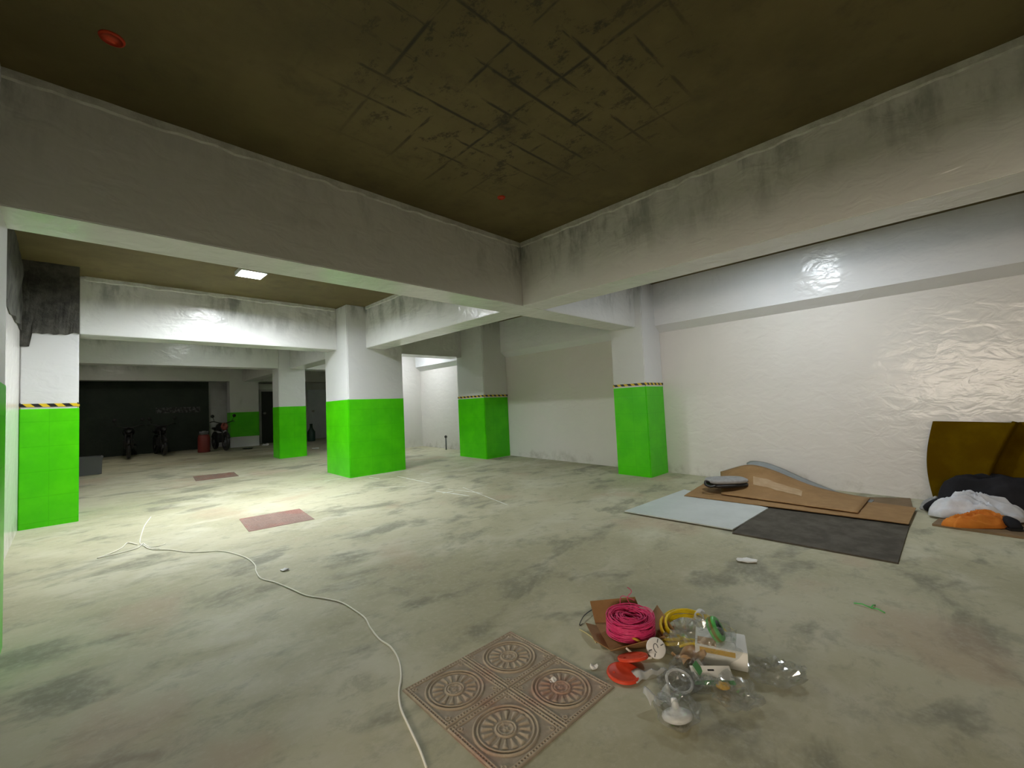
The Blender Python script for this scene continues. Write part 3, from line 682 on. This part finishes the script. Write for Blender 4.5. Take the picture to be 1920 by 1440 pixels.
# ================================================================== ELECTRICAL BITS ON THE FLOOR
pc = (2.071,1.254,0.047)
t = thing('cardboard_box', 'torn open brown cardboard box holding the pink wire', 'box', pc, CAMR+.10, tilt=True)
def flap(bm, a, b, c, d, th=.004): 
    f_ = bil([a, b, c, d]); grid_solid(bm, lambda u, v: f_(u, v), 4, 4, th)
bm = NB(); flap(bm, (-.15, -.12, .006), (.15, -.12, .006), (.15, .14, .006), (-.15, .14, .006)); obj('box_base', bm, M['card'], t)
for nm, q in (('flap', [(-.15, .14, .005), (.13, .14, .005), (.10, .19, .11), (-.16, .20, .10)]), ('flap', [(.15, .14, .005), (.15, -.10, .005), (.205, -.10, .05), (.20, .12, .09)]),
              ('flap', [(-.15, -.11, .005), (-.15, .12, .005), (-.22, .08, .045), (-.215, -.06, .03)]), ('flap', [(-.15, -.12, .005), (.15, -.12, .005), (.115, -.155, .075), (-.12, -.17, .045)])):
    bm = NB(); flap(bm, *q); obj(nm, bm, M['card'], t)
# hank of pink wire: many windings of one wire
t = thing('wire_coil', 'bundle of pink wire sitting in the torn cardboard box', 'wire', up(pc, .012), CAMR, tilt=True)
random.seed(3)
def winding(R0, R1, z, jit, turns, n=26, squash=.85):
    pts = []; a0 = random.random()*6; ph = random.random()*6; tx, ty = random.uniform(-.2, .2), random.uniform(-.2, .2)
    for i in range(turns*n):
        a = a0+2*PI*i/n; R = R0+(R1-R0)*(.5+.5*math.sin(a*.37+ph)); zz = z + jit*math.sin(a*1.31+ph) + tx*R*math.cos(a)*.5+ty*R*math.sin(a)*.5
        pts.append((R*math.cos(a), R*squash*math.sin(a), max(.006, zz)))
    return pts
bm = NB()
for k in range(15): tube(bm, winding(.095+.03*random.random(), .125, .012+.0055*k, .010, 3), .0026, 5)
obj('side_windings', bm, M['pink_wire'], t, True)
bm = NB()
for k in range(12): tube(bm, winding(.03+.04*random.random(), .115,   .080+.010*random.random(), .012, 3, squash=.8), .0024, 5)
tube(bm, spline([(.05, .08, .08), (.02, .13, .12), (.05, .15, .15), (.03, .16, .17)], 6), .002, 5); tube(bm, spline([(-.03, .09, .08), (-.01, .14, .13), (.06, .13, .11)], 6), .002, 5)
obj('top_windings', bm, M['pink_wire'], t, True)
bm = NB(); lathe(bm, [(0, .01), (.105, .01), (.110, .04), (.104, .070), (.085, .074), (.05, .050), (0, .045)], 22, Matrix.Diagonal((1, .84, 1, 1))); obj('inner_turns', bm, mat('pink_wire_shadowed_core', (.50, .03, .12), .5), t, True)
bm = NB(); tube(bm, spline([(-.02, -.09, .03), (.0, -.115, .03), (.02, -.12, .02)], 5), .007, 7); tg = obj('tie', bm, M['amber'], t, True); tg['label'] = 'amber tie around the bundle'
# dark and pale loose wires
bm = NB(); pts = [(2.210,1.540,0.057), (2.144,1.547,0.056), (2.053,1.539,0.056), (1.971,1.510,0.055), (2.035,1.516,0.055), (2.107,1.515,0.055), (2.175,1.531,0.056)]
c = obj('loose_wire', tube(bm, spline([up(p, .004+.012*math.sin(i)) for i, p in enumerate(pts)], 6), .0028, 6), M['black_plastic'], None, True); tag(c, 'thin black wire loop left of the cardboard box', 'wire')
bm = NB(); pts = [(1.940,1.488,0.054), (1.935,1.446,0.052), (1.924,1.404,0.051), (1.912,1.373,0.050), (1.891,1.352,0.049)]
c = obj('loose_wire', tube(bm, spline([up(p, .003) for p in pts], 6), .003, 6), M['thin_yellow'], None, True); tag(c, 'short pale yellow wire left of the cardboard box', 'wire')
bm = NB(); tube(bm, [up((2.357,1.215,0.047), .003), up((2.390,1.196,0.047), .003)], .004, 6); c = obj('wire_scrap', bm, M['black_plastic']); tag(c, 'tiny black wire scrap behind the yellow coil', 'wire')
bm = NB(); pts = [(1.910,1.187,0.075), (1.912,1.166,0.064), (1.918,1.133,0.053), (1.931,1.098,0.050), (1.955,1.078,0.049)]
c = obj('white_cable', tube(bm, spline(pts, 6), .0055, 7), M['cream_wire'], None, True); tag(c, 'short white cable running from the box to the white disc', 'cable')
# yellow cable coil
py_ = (2.266,1.007,0.041)
t = thing('cable_coil', 'ring of yellow cable beside the pink wire', 'cable', up(py_, .01), CAMR+.15, tilt=True)
bm = NB(); random.seed(5)
pts = []
for i in range(13*30):
    a = 2*PI*i/30; k = i//30; R = .135+.017*math.cos(k*2.1); zz = .024+.016*math.sin(k*2.1)+.03*max(0, math.sin(a))+.006*math.sin(3*a+k)
    pts.append((R*math.cos(a)*1.05, R*math.sin(a)*1.0, max(.008, zz)))
tube(bm, pts, .0075, 6); obj('cable_turns', bm, M['yellow_wire'], t, True)
bm = NB(); pts = [(-.10, -.10, .03), (-.16, -.10, .03), (-.22, -.08, .025), (-.25, -.09, .02)]; tube(bm, spline(pts, 5), .009, 7); tube(bm, spline([(p[0]+.01, p[1]+.018, p[2]+.012) for p in pts], 5), .009, 7); obj('cable_end', bm, M['yellow_wire'], t, True)
bm = NB(); lathe(bm, [(.018, -.02), (.026, -.02), (.026, .02), (.018, .02), (.018, -.02)], 14, Matrix.Translation((.10, .095, .05)) @ Matrix.Rotation(-.8, 4, 'Z') @ Matrix.Rotation(PI/2, 4, 'X')); tg = obj('tie', bm, M['white_plastic'], t, True); tg['label'] = 'white tape round the coil'
bm = NB(); pts = [(2.451,1.118,0.045), (2.492,1.045,0.043), (2.498,0.969,0.040), (2.470,0.886,0.038), (2.419,0.829,0.036), (2.354,0.794,0.034), (2.301,0.785,0.034)]
c = obj('loose_wire', tube(bm, spline([up(p, .003+.01*math.sin(i*.8)) for i, p in enumerate(pts)], 6), .0022, 6), M['thin_yellow'], None, True); tag(c, 'thin tan wire arcing round behind the yellow coil to the white carton', 'wire')
# white carton
pw = (2.190,0.844,0.035)
t = thing('carton', 'small white carton lying among the bags, its print half covered by plastic film', 'box', pw, CAMR-.42, tilt=True)
bm = NB(); box(bm, -.11, .11, -.085, .085, 0, .085, .003); obj('carton_body', bm, M['header'], t)
bm = NB(); box(bm, -.10, -.02, -.075, -.01, .0855, .0865); obj('print_patch', bm, M['skin_box'], t)
bm = NB(); box(bm, -.09, .06, -.086, -.0855, .055, .078); obj('print_patch', bm, M['amber'], t)
ps = up((2.178,0.857,0.036), .086)
t = thing('tape_roll', 'green and black tape roll in film on top of the white carton', 'tape', ps, CAMR-.5, tilt=True)
RT = Matrix.Translation((0, 0, .045)) @ Matrix.Rotation(1.05, 4, 'Y')
bm = NB(); lathe(bm, [(.026, -.02), (.05, -.02), (.055, -.012), (.055, .012), (.05, .02), (.026, .02), (.026, -.02)], 28, RT); obj('roll', bm, M['green_scrap'], t, True)
bm = NB(); lathe(bm, [(.018, -.022), (.034, -.022), (.034, .022), (.018, .022), (.018, -.022)], 24, RT); obj('core', bm, M['dark_green'], t, True)
bm = NB(); lathe(bm, [(.05, -.012), (.0562, -.006), (.0562, .006), (.05, .012)], 28, RT); obj('olive_band', bm, mat('olive_band', (.22, .20, .02), .4), t, True)
def bagfilm(bm, sx, sy, sz, seed, sub=4, amt=.3):
    r = bmesh.ops.create_icosphere(bm, subdivisions=sub, radius=1)
    for v in r['verts']:
        d = v.co.copy(); n = noise.noise(d*1.8 + Vector((seed, seed*1.7, 0))); f = 1-2*abs(noise.noise(d*3.6 + Vector((0, seed, 5)))); g = noise.noise(d*8 + Vector((seed, 3, 1)))
        s_ = 1 + amt*(n*1.1 + .28*f + .16*g)
        v.co = Vector((d.x*sx*s_, d.y*sy*s_, max(0, (d.z+.8)*.55)*sz*(1 + amt*(1.4*n + .9*f + .3*g))))
    return bm
def film(label, p, sx, sy, sz, seed, rz=0, h=0, amt=.3):
    t = thing('plastic_bag', label, 'plastic bag', up(p, h), CAMR+rz, tilt=True); bm = NB(); bagfilm(bm, sx, sy, sz, seed, 4, amt); obj('film', bm, M['clear'], t); return t
film('clear plastic film over the white carton and the tape roll', (2.123,0.893,0.036), .145, .12, .155, 1.1, -.3, .0, .3)
film('clear crumpled plastic bag right behind the white disc', (2.084,1.027,0.040), .06, .06, .06, 2.2, 0, 0, .35)
film('clear crumpled plastic bag lying alone on the right, away from the others', (2.188,0.612,0.028), .105, .075, .045, 3.7, .2, 0, .5)
film('clear plastic bag in front of the carton, left of the header card', (1.965,0.913,0.036), .075, .05, .05, 6.2, .2, 0, .35)
film('clear plastic wrapper between white dish bag and header card', (1.886,0.830,0.034), .045, .04, .04, 9.1, -.3, 0, .5)
# white round lamp base
pd = (1.990,1.072,0.041)
t = thing('round_fitting', 'white round fitting with slots standing on edge beside the pink wire', 'fitting', up(pd, .04), CAMR, tilt=True)
DT = Matrix.Rotation(1.0, 4, 'X') @ Matrix.Scale(.76, 4)
bm = NB(); lathe(bm, [(0, -.012), (.058, -.012), (.060, -.004), (.060, .008), (.055, .012), (0, .012)], 36, DT); obj('disc', bm, M['white_plastic'], t, True)
bm = NB()
for a in (.4, 1.2, 3.4, 4.3): box(bm, -.011, .011, -.003, .003, .0115, .0128, 0, DT @ Matrix.Rotation(a, 4, 'Z') @ Matrix.Translation((.042, 0, 0)))
tube(bm, [DT @ Vector((.014*math.cos(k*.4)*(1 if k < 9 else .8)-.004, .024*math.sin(k*.4), .0125)) for k in range(13)], .0022, 5)
obj('slot', bm, M['grey_plastic'], t)
# red box covers
def red_cover(label, p, r, rz, h=.004, tip=0):
    t = thing('junction_box_cover', label, 'box cover', up(p, h), CAMR+rz, tilt=True); X_ = Matrix.Rotation(tip, 4, 'X')
    bm = NB(); lathe(bm, [(0, 0), (r, 0), (r*1.03, .005), (r, .012), (r*.9, .014), (r*.86, .011), (0, .011)], 32, X_); obj('cover_plate', bm, M['red_plastic'], t, True)
    for s in (-1, 1):
        bm = NB(); lathe(bm, [(0, .010), (.006, .010), (.006, .0135), (0, .0135)], 12, X_ @ Matrix.Translation((s*r*.6, 0, 0))); obj('screw_boss', bm, M['red_plastic'], t)
red_cover('round red plastic box cover on the floor, front one left of the plastic bags', (1.762,1.114,0.042), .075, 0)
red_cover('red plastic box cover leaning on the one before it, against the cardboard box', (1.857,1.120,0.042), .070, .3, .03, -.35)
# white twisted sleeve, dish and bulb in their bags
t = thing('plastic_sleeve', 'twisted whitish plastic strip right of the front red cover', 'plastic strip', (1.825,1.012,0.039), CAMR+.1, tilt=True)
bm = NB(); 
def fn(u, v):
    x = -.085+.17*u; w_ = .012+.028*(1-u)**2; tw = 1.2*math.sin(u*3); return Vector((x, (v-.5)*w_*2*math.cos(tw)+.02*u, .012+.012*math.sin(u*9)**2+(v-.5)*w_*math.sin(tw)))
grid_solid(bm, fn, 18, 4, .0012); obj('strip', bm, mat('milky_film', (.62, .63, .60), .25, alpha=.75), t, True)
pdish = (1.838,0.892,0.035)
t = thing('lamp_ring', 'white rimmed clear dish in a plastic bag, in front of the bags', 'dish', up(pdish, .004), CAMR, tilt=True)
RX = Matrix.Translation((0, 0, .026)) @ Matrix.Rotation(.35, 4, 'X') @ Matrix.Scale(.74, 4)
bm = NB(); lathe(bm, [(.062, .010), (.072, .016), (.078, .010), (.074, -.002), (.062, .010)], 36, RX); obj('rim', bm, M['white_plastic'], t, True)
bm = NB(); lathe(bm, [(.070, .004), (.055, -.016), (.03, -.024), (0, -.026)], 30, RX); obj('bowl', bm, mat('milky_bowl', (.6, .6, .56), .15, alpha=.35), t, True)
bm = NB(); bagfilm(bm, .085, .07, .05, 7.7); obj('film', bm, M['clear'], t)
pbu = (1.655,0.820,0.032)
t = thing('downlight', 'white round lamp in a clear bag with torn top, nearest of the bits', 'lamp', up(pbu, .004), CAMR+.3, tilt=True)
RX = Matrix.Translation((0, 0, .016)) @ Matrix.Rotation(-.3, 4, 'X') @ Matrix.Scale(.78, 4)
bm = NB(); lathe(bm, [(0, -.018), (.055, -.018), (.070, -.010), (.074, 0), (.070, .012), (.055, .020), (.03, .026), (.026, .034), (0, .034)], 34, RX); obj('body', bm, M['white_plastic'], t, True)
bm = NB(); lathe(bm, [(0, .03), (.018, .03), (.018, .06), (.014, .075), (0, .078)], 18, RX); obj('neck', bm, M['white_plastic'], t, True)
bm = NB(); bagfilm(bm, .08, .085, .07, 5.2); obj('film', bm, M['clear'], t)
bm = NB()
def fn(u, v): return Vector((-.075+.11*u, .06+.055*v+.012*math.sin(u*11), .03+.03*v*math.sin(u*8)+.02*math.sin(u*5+v*2)))
grid_solid(bm, fn, 14, 5, .001); obj('bag_top', bm, mat('milky_bag_top', (.6, .62, .6), .2, alpha=.6), t, True)
# hang pack with header card
ph = (1.933,0.759,0.032)
t = thing('hang_pack', 'clear hang-sell pack with white and green header card, in front of the carton', 'package', up(ph, .004), CAMR-.06, tilt=True)
HT = Matrix.Translation((-.01, .05, .03)) @ Matrix.Rotation(.55, 4, 'X')
bm = NB(); box(bm, -.085, .085, -.035, .042, 0, .003, 0, HT); hc = obj('header_card', bm, M['header'], t); hc['label'] = 'white header card with a hanging slot'
bm = NB(); box(bm, -.085, .085, -.036, -.018, .003, .0036, 0, HT); obj('green_print', bm, M['header_green'], hc)
bm = NB(); box(bm, -.014, .014, .020, .027, .003, .0036, .0002, HT); obj('hang_slot', bm, M['black_plastic'], hc)
bm = NB(); bagfilm(bm, .08, .085, .055, 8.8, 4, .45); bmesh.ops.translate(bm, vec=(.035, -.06, 0), verts=bm.verts); obj('film', bm, M['clear'], t)
bm = NB(); crumple(bm, .03, .02, .03, 1.9, 2, .2); bmesh.ops.translate(bm, vec=(.015, .0, .008), verts=bm.verts); obj('contents', bm, M['amber'], t)
# folded green and white pack at left of the header card
t = thing('pack_insert', 'bent white and green pack insert left of the header card', 'package', up((1.961,0.841,0.034), .01), CAMR+.9, tilt=True)
bm = NB(); f_ = bil([(-.05, -.02, 0), (.05, -.02, 0), (.05, .03, .05), (-.05, .03, .06)]); grid_solid(bm, lambda u, v: f_(u, v)+Vector((0, 0, .01*math.sin(u*PI))), 8, 4, .0015); ic = obj('card', bm, M['header'], t)
bm = NB(); f2 = bil([(-.05, .0, .031), (.0, .0, .031), (.0, .03, .062), (-.05, .03, .067)]); grid_solid(bm, lambda u, v: f2(u, v)+Vector((0, -.003, .006)), 6, 3, .001); obj('green_print', bm, M['header_green'], ic)
# peach printed wrapper
t = thing('wrapper', 'brown and orange printed wrapper under film, left of the white carton', 'wrapper', up((2.033,0.932,0.037), .01), CAMR+.4, tilt=True)
bm = NB(); grid_solid(bm, lambda u, v: Vector((-.07+.14*u, -.04+.08*v, .03+.02*math.sin(u*7+v*3)+.012*math.sin(v*9))), 14, 8, .002); obj('wrapper_film', bm, M['skin_box'], t, True)
bm = NB(); tube(bm, spline([(-.02, .035, .06), (.05, .02, .065), (.12, -.03, .05), (.15, -.06, .03)], 6), .006, 6); obj('yellow_strip', bm, M['yellow_wire'], t, True)
# scraps
def scrap(label, p, sx, sy, sz, m, seed, name='scrap'):
    bm = NB(); crumple(bm, sx, sy, sz, seed, 2, .8, 2.4); o = obj(name, bm, m); o.matrix_world = Matrix.Translation(up(p, .001)) @ TQ @ Matrix.Rotation(CAMR, 4, 'Z'); tag(o, label, 'litter'); return o
scrap('small crumpled white paper scrap on the floor in front of the dark grey board', (3.530,1.122,0.050), .065, .05, .02, M['scrap'], 1.5, 'paper_scrap')
scrap('white crumb on the right decorated tile', (1.510,1.321,0.047), .014, .012, .012, M['scrap'], 2.5, 'paper_scrap')
scrap('white crumb at the right corner of the decorated tiles', (1.709,1.242,0.045), .018, .014, .012, M['scrap'], 3.5, 'paper_scrap')
scrap('tiny white scrap by the middle of the long cord', (1.139,3.641,0.116), .03, .02, .01, M['scrap'], 4.5, 'paper_scrap')
scrap('white bit of rubble on the floor behind the plain column', (4.617,12.082,0.388), .09, .05, .03, M['scrap'], 5.5, 'rubble')
scrap('white rubble before the dark doorway', (4.061,14.427,0.456), .10, .06, .05, M['scrap'], 6.5, 'rubble')
scrap('dark scrap at the foot of the farthest column', (3.473,13.924,0.439), .16, .06, .03, M['black_plastic'], 7.5, 'rubble')
t = thing('twig', 'small green plastic twig on the bare floor at right', 'litter', (3.231,0.383,0.026), CAMR, tilt=True)
bm = NB()
for a in ((-.05, .06), (.05, .03), (.03, -.06)): tube(bm, [(0, 0, .004), (a[0]*.5, a[1]*.5, .012), (a[0], a[1], .004)], .0035, 5)
obj('stalk', bm, M['green_scrap'], t, True)
